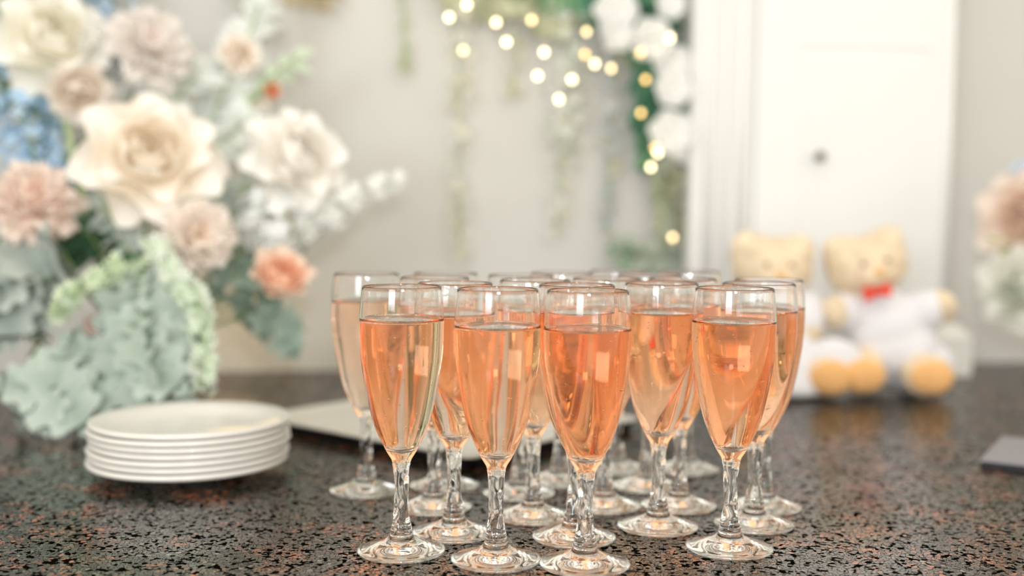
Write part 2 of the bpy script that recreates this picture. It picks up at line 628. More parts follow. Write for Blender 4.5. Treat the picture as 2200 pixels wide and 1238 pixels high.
def rrect(lx, ly, r, z, n=5):
    pts = []
    for (sx, sy, a0) in ((1, 1, 0), (-1, 1, PI / 2), (-1, -1, PI), (1, -1, 3 * PI / 2)):
        for k in range(n + 1):
            a = a0 + PI / 2 * k / n
            pts.append((sx * (lx - r) + r * math.cos(a), sy * (ly - r) + r * math.sin(a), z))
    return pts


def loops(ls, closed_ends=True):
    vs, fs = [], []
    n = len(ls[0])
    for l in ls:
        vs += l
    for j in range(len(ls) - 1):
        for k in range(n):
            k2 = (k + 1) % n
            fs.append((j * n + k, j * n + k2, (j + 1) * n + k2, (j + 1) * n + k))
    if closed_ends:
        fs.append(tuple(range(n))[::-1]); fs.append(tuple((len(ls) - 1) * n + k for k in range(n)))
    return vs, fs


hx, hy = LX / 2, LY / 2
v_, f_ = loops([rrect(hx - .004, hy - .004, .010, .0103), rrect(hx - .001, hy - .001, .010, .0106), rrect(hx, hy, .010, .0118), rrect(hx, hy, .010, .0134),
                rrect(hx - .0012, hy - .0012, .010, LH), rrect(hx - .010, hy - .010, .010, LH), rrect(hx - .026, hy - .026, .012, .0116), rrect(hx - .030, hy - .030, .012, .0113)])
link('dish', MB().add(v_, f_).mesh('dish', M_tray, False), tray)
v_, f_ = loops([rrect(hx - .006, hy - .006, .01, .0002), rrect(hx - .003, hy - .003, .01, .0102)])
link('base', MB().add(v_, f_).mesh('base', M_trayunder, False), tray)['label'] = 'black side of the tray'

# ------------------------------------------------------------------ notebook at the right edge
a_ = T(2105, 990, .006); b_ = T(2152, 939, .006); c_ = T(2200, 1000, .006)
ey = (b_ - a_); ey.z = 0; dl = ey.length; ey.normalize()
ex = (c_ - a_); ex.z = 0; ex = (ex - ey * ex.dot(ey)).normalized()
nm = Matrix.Identity(4)
for i in range(3):
    nm[i][0], nm[i][1], nm[i][3] = ex[i], ey[i], a_[i]
nm[2][3] = CT
nb = thing('notebook', 'flat grey lilac notebook lying on the granite at the right edge', 'notebook', nm)
link('cover', bevel(MB().box((0, 0, .0052), (.22, dl, .0072)).mesh('cover', M_note, False), .0008), nb)
link('page_block', MB().box((.003, .002, .0018), (.217, dl - .002, .0052)).mesh('page_block', M_notedge, False), nb)
link('back_cover', MB().box((0, 0, .0002), (.22, dl, .0018)).mesh('back_cover', M_notedge, False), nb)

# ------------------------------------------------------------------ white panelled door standing at the back of the counter
DY = 1.615                                   # plane of its front
def on_plane(px, y):
    d = ray(px, 619); d = Vector((d.x, d.y, 0))
    return (CAM + d * ((y - CAM.y) / d.y)).x
dx0, dxp, dx1 = on_plane(1481, DY), on_plane(1616, DY), on_plane(2042, DY)
DH = .79
dr = thing('panelled_door', 'white painted panelled door with fluted left jamb behind the teddy bears', 'door', (dx0, DY, CT))
W_, PW = dx1 - dx0, dxp - dx0
jm = MB().box((0, .004, 0), (PW, .03, DH))
link('jamb_board', jm.mesh('jamb_board', M_jamb, False), dr)
for x_, r_ in ((.027, .0085), (.052, .005), (.078, .0085)):
    rb = MB().tube([(x_, .004, 0.001), (x_, .004, DH)], r_, 14)
    link('fluted_moulding', rb.mesh('fluted_moulding', M_jamb), dr)
leaf_o = link('door_leaf', bevel(MB().box((PW + .003, .004, 0), (W_ - .013, .028, DH)).mesh('door_leaf', M_white, False), .003), dr)
link('edge_strip', MB().tube([(W_ - .006, .012, 0.001), (W_ - .006, .012, DH)], .007, 12).mesh('edge_strip', M_white), dr)
pz = P(1850, 93, depth(Vector((on_plane(1850, DY), DY, CT)))).z - CT
px0, px1 = on_plane(1696, DY) - dx0, on_plane(2000, DY) - dx0
for (z0, z1) in ((.03, pz),):
    pm = MB()
    for lo, hi in (((px0 + .0102, .002, z1 - .010), (px1 - .0102, .006, z1)), ((px0 + .0102, .002, z0), (px1 - .0102, .006, z0 + .010)), ((px0, .002, z0), (px0 + .010, .006, z1)), ((px1 - .010, .002, z0), (px1, .006, z1))):
        pm.box(lo, hi)
    link('panel_moulding', bevel(pm.mesh('panel_moulding', M_white, False), .0012), leaf_o)
    link('raised_panel', bevel(MB().box((px0 + .028, .002, z0 + .028), (px1 - .028, .006, z1 - .028)).mesh('raised_panel', M_white, False), .0012, 3), leaf_o)
kx, kz = on_plane(1748, DY) - dx0, P(1748, 337, 1.70).z - CT
kn = MB().lathe([(0, .0), (.004, 0), (.0035, .006), (.0065, .009), (.008, .013), (.0065, .017), (0, .0185)], 20, Matrix.Translation((kx, -.0005, kz)) @ Matrix.Rotation(PI / 2, 4, 'X'))
link('knob', kn.mesh('knob', M_knob), leaf_o)['label'] = 'small dark metal knob'

# ------------------------------------------------------------------ white box beside the right bear
bx = T(2046, 810, 0)
bm_ = Matrix.Translation((bx.x, bx.y + .018, CT)) @ Matrix.Rotation(math.radians(4), 4, 'Z')
box = thing('gift_box', 'small white card box with a pitched lid right of the right teddy bear', 'box', bm_)
link('carton', bevel(MB().box((-.029, -.022, .0002), (.029, .022, .058)).mesh('carton', M_card, False), .001), box)
v_ = [(-.030, -.023, .058), (.030, -.023, .058), (.030, .023, .058), (-.030, .023, .058), (-.014, -.010, .080), (.010, -.010, .080), (.010, .010, .080), (-.014, .010, .080)]
link('lid', MB().add(v_, [(3, 2, 1, 0), (4, 5, 6, 7), (0, 1, 5, 4), (1, 2, 6, 5), (2, 3, 7, 6), (3, 0, 4, 7)]).mesh('lid', M_card, False), box)


# ------------------------------------------------------------------ teddy bears
def remesh(mb, name, m, vox=.0035, rough=.0016):
    me = mb.mesh(name, m)
    o = bpy.data.objects.new('tmp', me); COL.objects.link(o)
    md = o.modifiers.new('r', 'REMESH'); md.mode = 'VOXEL'; md.voxel_size = vox
    sm = o.modifiers.new('s', 'SMOOTH'); sm.iterations = 4; sm.factor = .6
    dg = bpy.context.evaluated_depsgraph_get()
    new = bpy.data.meshes.new_from_object(o.evaluated_get(dg))
    COL.objects.unlink(o); bpy.data.objects.remove(o); bpy.data.meshes.remove(me)
    for v in new.vertices:
        n = noise.noise(v.co * 160) * rough + noise.noise(v.co * 70) * rough
        v.co += v.normal * n
    new.name = name
    if not new.materials:
        new.materials.append(m)
    new.polygons.foreach_set('use_smooth', [True] * len(new.polygons))
    return new


def bear(px_c, py_ground, z, label, head, tilt, parts):
    """head: pixel of the head centre; parts: named pixel places, all at about the depth z"""
    base = P(px_c, py_ground, z); base.z = CT + .0005
    s = z / FPX
    RH = Vector((RT.x, RT.y, 0)).normalized(); FN = -Vector((FW.x, FW.y, 0)).normalized(); Z = Vector((0, 0, 1))
    m = Matrix.Identity(4)
    for i in range(3):
        m[i][0], m[i][1], m[i][2], m[i][3] = RH[i], -FN[i], Z[i], base[i]
    t = thing('teddy_bear', label, 'teddy bear', m)
    im = m.inverted()

    def L(px, py, fwd=0.0):
        p = im @ P(px, py, z); return Vector((p.x, -fwd, p.z))
    hc = L(*head); hr = .044
    R = Matrix.Rotation(tilt, 4, 'Y')

    def H(x, y, zz):
        return hc + (R @ Vector((x, y, zz)))
    body = MB()
    bc = L(*parts['body'])
    body.ball(hc, .055, .043, .042, R); body.ball(H(-.022, .004, .018), .034, .036, .028, R); body.ball(H(.022, .004, .018), .034, .036, .028, R)
    body.ball(H(-.036, .004, .031), .021, .014, .019, R); body.ball(H(.036, .004, .031), .021, .014, .019, R)
    body.ball(H(0, -.034, -.012), .021, .017, .016, R)
    body.ball((bc.x, .004, bc.z), .044, .038, .052)
    body.ball((hc.x * .6 + bc.x * .4, 0, hc.z * .5 + bc.z * .5), .030, .028, .034)
    for sgn, key in ((-1, 'hand_l'), (1, 'hand_r')):
        hd = L(*parts[key]); sh = Vector((bc.x + sgn * .034, 0, bc.z + .028))
        for k in range(7):
            q = sh.lerp(hd, k / 6); body.ball((q.x, -.016 * k / 6, q.z), .019 + .004 * (k / 6))
    for sgn, key in ((-1, 'foot_l'), (1, 'foot_r')):
        ft = L(*parts[key]); hip = Vector((bc.x + sgn * .02, 0, max(bc.z - .03, .024)))
        for k in range(7):
            q = hip.lerp(Vector((ft.x, -.050, max(ft.z, .027))), k / 6); body.ball((q.x, q.y, q.z), .025)
        body.ball((ft.x, -.052, max(ft.z, .030)), .036, .018, .029)
    link('plush_body', remesh(body, 'plush_body', parts.get('fur', M_fur)), t)
    coat = MB()
    coat.ball((bc.x, .003, bc.z + .002), .056, .0460, .054)
    coat.ball((hc.x * .5 + bc.x * .5, 0, hc.z * .45 + bc.z * .55), .035, .033, .030)
    for sgn, key in ((-1, 'hand_l'), (1, 'hand_r')):
        hd = L(*parts[key]); sh = Vector((bc.x + sgn * .034, 0, bc.z + .028))
        for k in range(5):
            q = sh.lerp(hd, k / 6); coat.ball((q.x, -.016 * k / 6, q.z), .027)
    if parts.get('skirt'):
        coat.lathe([(0, .004), (.080, .004), (.084, .014), (.070, .050), (.050, .085), (0, .09)], 28, Matrix.Translation((bc.x, .006, 0)))
    else:
        coat.ball((bc.x - .022, -.002, .036), .042, .032, .035); coat.ball((bc.x + .040, -.004, .038), .056, .034, .038); coat.ball((bc.x + .012, -.002, bc.z - .022), .062, .044, .046)
    link('white_outfit', remesh(coat, 'white_outfit', M_shirt, .004, .0008), t)['label'] = 'white cloth outfit'
    link('nose', MB().ball(H(0, -.051, -.006), .0070, .0045, .0052, R).mesh('nose', M_pad), t)['label'] = 'brown nose'
    for sgn in (-1, 1):
        link('eye', MB().ball(H(sgn * .016, -.040, .008), .0036).mesh('eye', M_eye), t)
        ft = L(*parts['foot_l' if sgn < 0 else 'foot_r'])
        if True:
            link('foot_pad', MB().ball((ft.x, -.068, max(ft.z, .030)), .028, .010, .022).mesh('foot_pad', M_pad), t)
        link('inner_ear', MB().ball(H(sgn * .036, -.009, .032), .0125, .004, .0115, R).mesh('inner_ear', M_furlight), t)
    if parts.get('bow'):
        bw = L(*parts['bow']); q = MB()
        rr = Matrix.Rotation(tilt, 4, 'Y')
        for sgn in (-1, 1):
            q.add([(0, -.004, .003), (0, -.004, -.003), (sgn * .017, -.007, -.0095), (sgn * .017, -.007, .0095),
                   (0, .004, .003), (0, .004, -.003), (sgn * .017, .004, -.0095), (sgn * .017, .004, .0095)],
                  [(0, 1, 2, 3), (7, 6, 5, 4), (0, 3, 7, 4), (1, 5, 6, 2), (2, 6, 7, 3), (0, 4, 5, 1)], Matrix.Translation((bw.x, -.042, bw.z)) @ rr)
        q.ball((bw.x, -.044, bw.z), .0050, .005, .0050)
        link('bow_tie', q.mesh('bow_tie', M_red, False), t)['label'] = 'bright red bow tie'
    if parts.get('shoe'):
        ft = L(*parts['shoe'])
        link('white_slipper', MB().ball((ft.x, -.044, .0400), .043, .018, .0395).mesh('white_slipper', M_shirt), t)
    return t


bear(1890, 826, 1.53, 'right teddy bear in white with a red bow tie, head tilted, before the white door', (1858, 572), math.radians(-12),
     {'body': (1900, 715), 'hand_l': (1788, 668), 'hand_r': (2006, 658), 'foot_l': (1822, 792), 'foot_r': (1962, 806), 'bow': (1858, 622)})
bear(1668, 826, 1.52, 'left teddy bear in a white dress, half hidden behind the right end glasses', (1655, 578), math.radians(2),
     {'body': (1668, 705), 'hand_l': (1590, 690), 'hand_r': (1722, 705), 'foot_l': (1600, 806), 'foot_r': (1755, 806), 'skirt': True, 'shoe': (1768, 800), 'fur': M_fur})


# ------------------------------------------------------------------ flowers
def petal(w_, h, cup, curl, ruffle=0.0, nu=6, nv=6, seed=0):
    """petal rising along +Y from the origin, its face towards +Z; returns verts, faces, t"""
    vs, fs, ts = [], [], []
    for j in range(nv + 1):
        v = j / nv
        ww = w_ * (math.sin(PI * min(.93, .08 + .80 * v)) ** .7) * (.5 + .5 * min(1, v * 2.2))
        for i in range(nu + 1):
            u = -1 + 2 * i / nu
            x = u * ww * .5
            y = h * (v - .10 * u * u * v)
            z = cup * h * (v * v * .2 - .55 * math.sin(PI * v * .8)) + cup * .8 * w_ * u * u * (.35 + .3 * v) + curl * h * max(0, v - .62) ** 2 * -2.2
            if ruffle:
                z += ruffle * h * v * v * math.sin(u * 7 + seed * 2.1) * .5
                y += ruffle * h * v * .35 * math.sin(u * 9 + seed)
            vs.append((x, y, z)); ts.append(v)
    for j in range(nv):
        for i in range(nu):
            a = j * (nu + 1) + i
            fs.append((a, a + 1, a + nu + 2, a + nu + 1))
    return vs, fs, ts


def petal_mtx(az, lean, r0=0.0, z0=0.0):
    """petal set round the flower axis (+Z): lean 0 = upright, pi/2 = flat open"""
    # petal's +Y becomes the axis tilted outward, its face looks to the axis
    return Matrix.Rotation(az, 4, 'Z') @ Matrix.Translation((r0, 0, z0)) @ Matrix.Rotation(lean, 4, 'Y') @ Matrix(((0, 0, -1, 0), (-1, 0, 0, 0), (0, 1, 0, 0), (0, 0, 0, 1)))


def add_stem(t, m, stem_to, r=.0022, mt=None):
    if stem_to is None:
        return
    im = m.inverted(); e = im @ Vector(stem_to)
    d = e.length
    p0 = Vector((0, 0, -.004)); p1 = Vector((0, 0, -d * .35))
    pts = []
    for k in range(9):
        s = k / 8
        pts.append(p0 * (1 - s) ** 2 + p1 * 2 * s * (1 - s) + e * s * s)
    link('stem', MB().tube(pts, r, 6).mesh('stem', mt or M_stem), t)


def rose(R, m, label, mt, stem_to=None, openness=1.0, cat='rose', name='rose', group=None, seed=1):
    rnd = random.Random(seed)
    t = thing(name, label, cat, m, group)
    heart = MB(); k = 0
    for ring, (n, lean, hh, ww, r0) in enumerate(((3, .10, .62, .55, .02), (4, .22, .70, .68, .07), (5, .42, .78, .82, .12))):
        for i in range(n):
            vs, fs, ts = petal(ww * R, hh * R, .55, .25, .03, 5, 5, k)
            heart.add(vs, fs, petal_mtx(2 * PI * i / n + ring * .7, lean, r0 * R, .06 * R), [x * .55 for x in ts]); k += 1
    link('heart', heart.mesh('heart', mt), t)
    big = []
    for j in range(2):
        vs, fs, ts = petal(1.02 * R, 1.02 * R, .42, .9 * openness, .05, 7, 6, j)
        big.append(MB().add(vs, fs, None, ts).mesh('petal', mt))
    for ring, (n, lean, r0, sc) in enumerate(((5, .66, .15, .90), (6, .98 * openness, .17, 1.02), (6, 1.30 * openness, .16, 1.06))):
        for i in range(n):
            mm = petal_mtx(2 * PI * i / n + ring * .55 + rnd.uniform(-.12, .12), lean + rnd.uniform(-.12, .12), r0 * R, (.04 - .03 * ring) * R) @ Matrix.Scale(sc * rnd.uniform(.92, 1.06), 4)
            link('petal', big[i % 2], t, mm)
    link('calyx', MB().lathe([(0, -.16 * R), (.08 * R, -.14 * R), (.16 * R, -.05 * R), (.10 * R, -.01 * R), (0, -.01 * R)], 12).mesh('calyx', M_stem), t)
    add_stem(t, m, stem_to)
    return t


def carnation(R, m, label, mt, stem_to=None, seed=1, name='carnation', cat='carnation', flat=.75):
    rnd = random.Random(seed)
    t = thing(name, label, cat, m)
    ms = []
    for j in range(3):
        vs, fs, ts = petal(.72 * R, .95 * R, .25, .5, .22, 8, 5, j)
        ms.append(MB().add(vs, fs, None, ts).mesh('petal', mt))
    n = 46
    for i in range(n):
        f = i / n
        lean = .12 + 1.55 * f ** .8 + rnd.uniform(-.1, .1)
        mm = petal_mtx(i * 2.39996, lean, .05 * R, .02 * R) @ Matrix.Scale(rnd.uniform(.80, 1.02) * (flat + (1 - flat) * f), 4)
        link('petal', ms[i % 3], t, mm)
    link('calyx', MB().lathe([(0, -.45 * R), (.10 * R, -.42 * R), (.15 * R, -.1 * R), (.14 * R, -.02 * R), (0, -.02 * R)], 12).mesh('calyx', M_stem), t)
    add_stem(t, m, stem_to)
    return t


def floret(mb, pos, nrm, r, spin, n=4, cup=.25):
    fm = frame_z(pos, nrm, Vector((.13, .2, .97)), spin)
    for i in range(n):
        a = 2 * PI * i / n
        ca, sa = math.cos(a), math.sin(a)
        da, sb = math.cos(a + PI / n * .8), math.sin(a + PI / n * .8)
        ea, se = math.cos(a - PI / n * .8), math.sin(a - PI / n * .8)
        vs = [(0, 0, 0), (.7 * r * da, .7 * r * sb, r * cup * .6), (r * ca, r * sa, r * cup), (.7 * r * ea, .7 * r * se, r * cup * .6), (.55 * r * ca, .55 * r * sa, r * cup * .25)]
        mb.add(vs, [(0, 4, 1), (1, 4, 2), (2, 4, 3), (3, 4, 0)], fm, [0, .8, 1, .8, .5])


def cluster(name, label, cat, m, mt, axis_pts, radius, n, fr, stem_to=None, seed=1, mt2=None):
    """many small florets round an axis given in local coordinates: hydrangea heads, delphinium spikes"""
    rnd = random.Random(seed)
    t = thing(name, label, cat, m)
    mb, mb2 = MB(), MB()
    pts = [Vector(p) for p in axis_pts]
    for i in range(n):
        s = rnd.random() * (len(pts) - 1); k = min(int(s), len(pts) - 2)
        c = pts[k].lerp(pts[k + 1], s - k) if len(pts) > 1 else pts[0]
        d = Vector((rnd.gauss(0, 1), rnd.gauss(0, 1), rnd.gauss(0, 1))).normalized()
        f = s / max(1, len(pts) - 1)
        rad = radius if not isinstance(radius, tuple) else radius[0] + (radius[1] - radius[0]) * f
        p = c + d * rad * rnd.uniform(.72, 1.0)
        floret(mb2 if (mt2 and rnd.random() < .25) else mb, p, d + Vector((0, 0, .2)), fr * rnd.uniform(.8, 1.15), rnd.uniform(0, 6))
    o = link('florets', mb.mesh('florets', mt, False), t); o['kind'] = 'stuff'
    if mt2 and mb2.f:
        o = link('pale_florets', mb2.mesh('pale_florets', mt2, False), t); o['kind'] = 'stuff'
    st = MB()
    st.tube([p for p in pts] if len(pts) > 1 else [pts[0], pts[0] + Vector((0, 0, -.01))], .002, 5)
    link('stalk', st.mesh('stalk', M_stem), t)
    add_stem(t, m, stem_to)
    return t


def leaf_mesh(name, mt, kind='lobed', fold=.22, bend=.35):
    """unit leaf growing along +Y from the origin, upper face +Z"""
    out = []
    if kind == 'lobed':
        half = [(0, 0), (.10, -.02), (.26, -.03), (.36, .10), (.26, .20), (.34, .26), (.52, .30), (.56, .46), (.38, .50), (.34, .56), (.42, .72), (.30, .78), (.20, .76), (.12, .90), (0, 1.0)]
    elif kind == 'oval':
        half = [(0, 0), (.16, .08), (.28, .25), (.33, .45), (.28, .66), (.16, .86), (0, 1.0)]
    else:
        half = [(0, 0), (.07, .1), (.13, .3), (.15, .5), (.11, .72), (.05, .9), (0, 1.0)]
    n = len(half)

    def zz(x, y):
        return fold * abs(x) - bend * y * y + .05 * math.sin(9 * y) * abs(x) * 2
    vs, fs, ts = [], [], []
    for (x, y) in half:
        vs.append((0, y, zz(0, y))); ts.append(.2)
    for sgn in (-1, 1):
        o = len(vs)
        for (x, y) in half:
            vs.append((sgn * x * .5, y, zz(x * .5, y))); ts.append(.6)
        for (x, y) in half:
            vs.append((sgn * x, y, zz(x, y))); ts.append(1)
        for i in range(n - 1):
            a = [(i, i + 1, o + i + 1, o + i), (o + i, o + i + 1, o + n + i + 1, o + n + i)]
            for q in a:
                fs.append(q if sgn < 0 else q[::-1])
    me = MB().add(vs, fs, None, ts).mesh(name, mt)
    return me


LEAFM = {}


def leafmat(key, base, tip):
    return petal_mat('leaf_' + key, base, tip, .14)


SAGE = leafmat('sage', (.30, .38, .32), (.50, .57, .51))
GREYG = leafmat('grey_green', (.34, .40, .37), (.52, .57, .53))
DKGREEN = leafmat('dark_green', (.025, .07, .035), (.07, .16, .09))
MIDGREEN = leafmat('mid_green', (.10, .25, .12), (.22, .42, .24))
TEAL = leafmat('teal_green', (.22, .32, .27), (.38, .48, .42))
PALE = leafmat('pale_eucalyptus', (.66, .70, .66), (.80, .83, .80))
LIME = leafmat('lime', (.56, .70, .44), (.78, .86, .66))
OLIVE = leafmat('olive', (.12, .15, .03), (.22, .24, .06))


def leaf_kind(mt, kind, var):
    k = (mt.name, kind, var)
    if k not in LEAFM:
        LEAFM[k] = leaf_mesh('leaf', mt, kind, .15 + .12 * var, .15 + .2 * var)
    return LEAFM[k]


def branch(label, pts, mt, kind, n, size, stem_to=None, seed=1, name='leaf_branch', cat='foliage', spread=1.0, droop=.35, face=.75, stem_mt=None):
    """a branch along world points with single leaves; every leaf an object"""
    rnd = random.Random(seed)
    pts = [Vector(p) for p in pts]
    base = pts[0].copy()
    t = thing(name, label, cat, base)
    rel = [p - base for p in pts]
    smooth = []
    for k in range(len(rel) - 1):
        for s in range(4):
            smooth.append(rel[k].lerp(rel[k + 1], s / 4))
    smooth.append(rel[-1])
    if stem_to is not None:
        smooth = [Vector(stem_to) - base] + smooth
    link('stem', MB().tube(smooth, .0016, 5).mesh('stem', stem_mt or M_stem), t)
    for i in range(n):
        f = (i + .3) / n * (len(rel) - 1)
        k = min(int(f), len(rel) - 2)
        p = rel[k].lerp(rel[k + 1], f - k)
        ax = (rel[k + 1] - rel[k]).normalized()
        side = -FW.cross(ax).normalized() * (1 if i % 2 else -1)
        if i == n - 1:
            d = ax
        else:
            d = (side * rnd.uniform(.5, 1.1) * spread + ax * rnd.uniform(.3, .9) + Vector((0, 0, -droop * rnd.uniform(.4, 1.2)))
                 - FW * rnd.uniform(-.2, .5)).normalized()
        nrm = (-FW * face + Vector((0, 0, .45)) + Vector((rnd.uniform(-.5, .5), rnd.uniform(-.3, .3), rnd.uniform(-.3, .5)))).normalized()
        x = d.cross(nrm).normalized(); nn = x.cross(d)
        sz = size * rnd.uniform(.75, 1.15)
        mm = Matrix.Identity(4)
        for a in range(3):
            mm[a][0], mm[a][1], mm[a][2], mm[a][3] = x[a] * sz, d[a] * sz, nn[a] * sz, p[a]
        # keep every leaf above the worktop
        low = min((base + (mm @ v.co)).z for v in leaf_kind(mt, kind, i % 3).vertices)
        if low < CT + .003:
            mm[2][3] += CT + .003 - low
        link('leaf', leaf_kind(mt, kind, i % 3), t, mm)
    return t


def vine(label, pts, mt, r0, r1, n, fr, seed=1, name='hanging_vine', cat='vine', mt2=None):
    """hanging flower string: a thin stem closely set with small florets"""
    rnd = random.Random(seed)
    pts = [Vector(p) for p in pts]; base = pts[0].copy()
    t = thing(name, label, cat, base)
    rel = [p - base for p in pts]
    link('stem', MB().tube(rel, .0013, 5).mesh('stem', M_stem), t)
    mb, mb2 = MB(), MB()
    for i in range(n):
        f = rnd.random() * (len(rel) - 1); k = min(int(f), len(rel) - 2)
        c = rel[k].lerp(rel[k + 1], f - k)
        r = r0 + (r1 - r0) * f / (len(rel) - 1)
        d = Vector((rnd.gauss(0, 1), rnd.gauss(0, 1), rnd.gauss(0, .5))).normalized()
        q = c + d * r * rnd.uniform(.4, 1)
        if (base + q).z < CT + fr:
            continue
        floret(mb2 if mt2 and rnd.random() < .35 else mb, q, d - Vector((0, 0, .3)), fr * rnd.uniform(.7, 1.2), rnd.uniform(0, 6), 5, .4)
    o = link('florets', mb.mesh('florets', mt, False), t); o['kind'] = 'stuff'
    if mt2:
        o = link('paler_florets', mb2.mesh('paler_florets', mt2, False), t); o['kind'] = 'stuff'
    return t


def facing(px, py, z, dx=0.0, dy=0.0, spin=0.0):
    """flower frame at a pixel place, looking to the lens and turned by dx to the right, dy upward"""
    p = P(px, py, z)
    d = (-ray(px, py).normalized() + RT * dx + UP * dy).normalized()
    return frame_z(p, d, UP, spin)


CREAM = petal_mat('petal_cream', (1, .88, .71), (1, .95, .89))
YELLOW = petal_mat('petal_pale_yellow', (.99, .95, .80), (.99, .97, .92))
BLUSH = petal_mat('petal_blush', (1, .87, .74), (1, .94, .88))
PEACH = petal_mat('petal_peach', (.96, .62, .44), (.96, .80, .70))
SALMON = petal_mat('petal_salmon', (.95, .52, .34), (.95, .72, .60))
ORANGE = petal_mat('petal_orange', (.95, .38, .14), (.96, .62, .44))
WHITE = petal_mat('petal_white', (.90, .92, .86), (.95, .95, .94))
COOLW = petal_mat('petal_cool_white', (.93, .95, .93), (.96, .97, .98))
BLUE = petal_mat('petal_blue', (.40, .62, .90), (.62, .82, .99))
LBLUE = petal_mat('petal_light_blue', (.55, .72, .92), (.74, .85, .96))
MINT = petal_mat('petal_mint', (.62, .75, .55), (.82, .89, .77))
PMINT = petal_mat('petal_pale_mint', (.70, .76, .66), (.84, .87, .80))
SAND = petal_mat('petal_sand', (.80, .77, .62), (.86, .83, .72))
GREYW = petal_mat('petal_grey_white', (.84, .84, .79), (.90, .90, .87))
GREYB = petal_mat('petal_grey_blue', (.62, .66, .70), (.76, .79, .81))



def blossom(R_, m, label, mt, stem_to, group, seed):
    rnd = random.Random(seed)
    t = thing('garland_flower', label, 'flower', m, group)
    vs, fs, ts = petal(1.25 * R_, 1.0 * R_, .30, .25, .04, 6, 5, seed)
    me = MB().add(vs, fs, None, ts).mesh('petal', mt)
    for n, lean, sc, z in ((6, 1.36, 1.0, 0), (5, 1.05, .74, .06), (4, .6, .48, .12)):
        for i in range(n):
            link('petal', me, t, petal_mtx(2 * PI * i / n + z * 9, lean + rnd.uniform(-.1, .1), .04 * R_, z * R_) @ Matrix.Scale(sc, 4))
    link('calyx', MB().lathe([(0, -.2 * R_), (.12 * R_, -.15 * R_), (.16 * R_, 0), (0, .04 * R_)], 10).mesh('calyx', M_stem), t)
    add_stem(t, m, stem_to)
    return t


# vase of the left arrangement
vb = P(292, 860, 1.40); vb.z = CT + .0002
vase = thing('vase', 'cream ceramic vase hidden under the leaves of the left arrangement', 'vase', vb,
             None, MB().lathe([(0, 0), (.036, 0), (.039, .003), (.046, .035), (.044, .075), (.030, .112), (.034, .128), (.036, .131), (.033, .131), (.027, .112), (.040, .075), (.041, .035), (0, .006)], 40).mesh('vase', M_vase))
VM = vb + Vector((0, 0, .125))
rv = random.Random(3)


def vm(s=.016, dz=0):
    return VM + Vector((rv.uniform(-s, s), rv.uniform(-s, s), -.05 + dz))


K = 1 / FPX
def px(n, z): return n * z * K


# large heads, left arrangement
rose(px(105, 1.42), facing(110, 95, 1.42, .2, .6), 'large pale yellow rose at top left of the arrangement', YELLOW, vm(), 1.0, seed=2)
rose(px(62, 1.40), facing(168, 190, 1.40, .1, -.5), 'small drooping blush bloom under the large pale yellow rose', BLUSH, vm(), .8, seed=3)
rose(px(78, 1.46), facing(238, 135, 1.46, .1, .0), 'greyish white bloom right of the large pale yellow rose', COOLW, vm(), 1.0, seed=4)
carnation(px(105, 1.44), facing(318, 104, 1.44, .45, .75), 'blush pink ruffled carnation at the top, left of the pale eucalyptus', petal_mat('petal_shell', (1, .90, .83), (1, .95, .91)), vm(), 5)
cluster('delphinium', 'vivid blue flower cluster at the left edge above the salmon carnation', 'delphinium', Matrix.Translation(P(95, 400, 1.40)), BLUE,
        [Vector((0, 0, 0)), P(70, 320, 1.40) - P(95, 400, 1.40), P(45, 240, 1.42) - P(95, 400, 1.40), P(20, 175, 1.43) - P(95, 400, 1.40)], (.036, .050), 230, .0095, vm(), 6, LBLUE)
cluster('delphinium', 'pale blue flower cluster at the top edge behind the blush carnation', 'delphinium', Matrix.Translation(P(190, 75, 1.52)), LBLUE,
        [Vector((0, 0, 0)), P(205, 10, 1.52) - P(190, 75, 1.52), P(262, -14, 1.52) - P(190, 75, 1.52)], .024, 90, .0095, vm(), 7)
rose(px(128, 1.30), facing(322, 350, 1.30, .05, .45), 'big cream rose in the middle of the arrangement, its largest bloom', CREAM, vm(), 1.0, seed=8)
carnation(px(112, 1.28), facing(72, 440, 1.28, .15, .8), 'salmon pink carnation at the left edge below the blue flowers', SALMON if False else petal_mat('petal_coral', (1, .75, .64), (1, .87, .79)), vm(), 9, flat=.8)
carnation(px(95, 1.26), facing(424, 506, 1.26, .35, .25), 'peach carnation below and right of the big cream rose', petal_mat('petal_apricot', (1, .83, .70), (1, .92, .85)), vm(), 10, flat=.8)
rose(px(98, 1.36), facing(632, 345, 1.36, .6, .5), 'ivory rose with loose petals at the right of the arrangement', petal_mat('petal_ivory', (.99, .94, .86), (.99, .97, .94)), vm(), 1.1, seed=11)
cluster('hydrangea', 'cool white hydrangea head below the ivory rose', 'hydrangea', Matrix.Translation(P(595, 478, 1.36)), COOLW, [Vector((0, 0, 0))] * 2, .050, 150, .0125, vm(), 12, PMINT)
rose(px(64, 1.30), facing(602, 606, 1.30, .25, .75), 'small orange peach rose low at the right of the arrangement', petal_mat('petal_tangerine', (.98, .50, .26), (.99, .82, .70)), vm(), .62, seed=13)
rose(px(40, 1.48), facing(512, 118, 1.48, .3, .2), 'small blush bloom among the pale eucalyptus at the top', BLUSH, vm(), 1.0, seed=14)
rose(px(22, 1.48), facing(578, 196, 1.48, .6, .1), 'tiny orange bud on the right side, above the ivory rose', ORANGE, vm(), .5, seed=15)
rose(px(22, 1.47), facing(556, 234, 1.47, .3, .0), 'tiny blush bud just below the orange bud', BLUSH, vm(), .5, seed=16)
rose(px(26, 1.22), facing(198, 694, 1.22, .1, -.2), 'tiny pale pink bud above the drooping sage leaves', petal_mat('petal_pale_pink', (.95, .74, .66), (.96, .86, .82)), vm(), .5, seed=17)
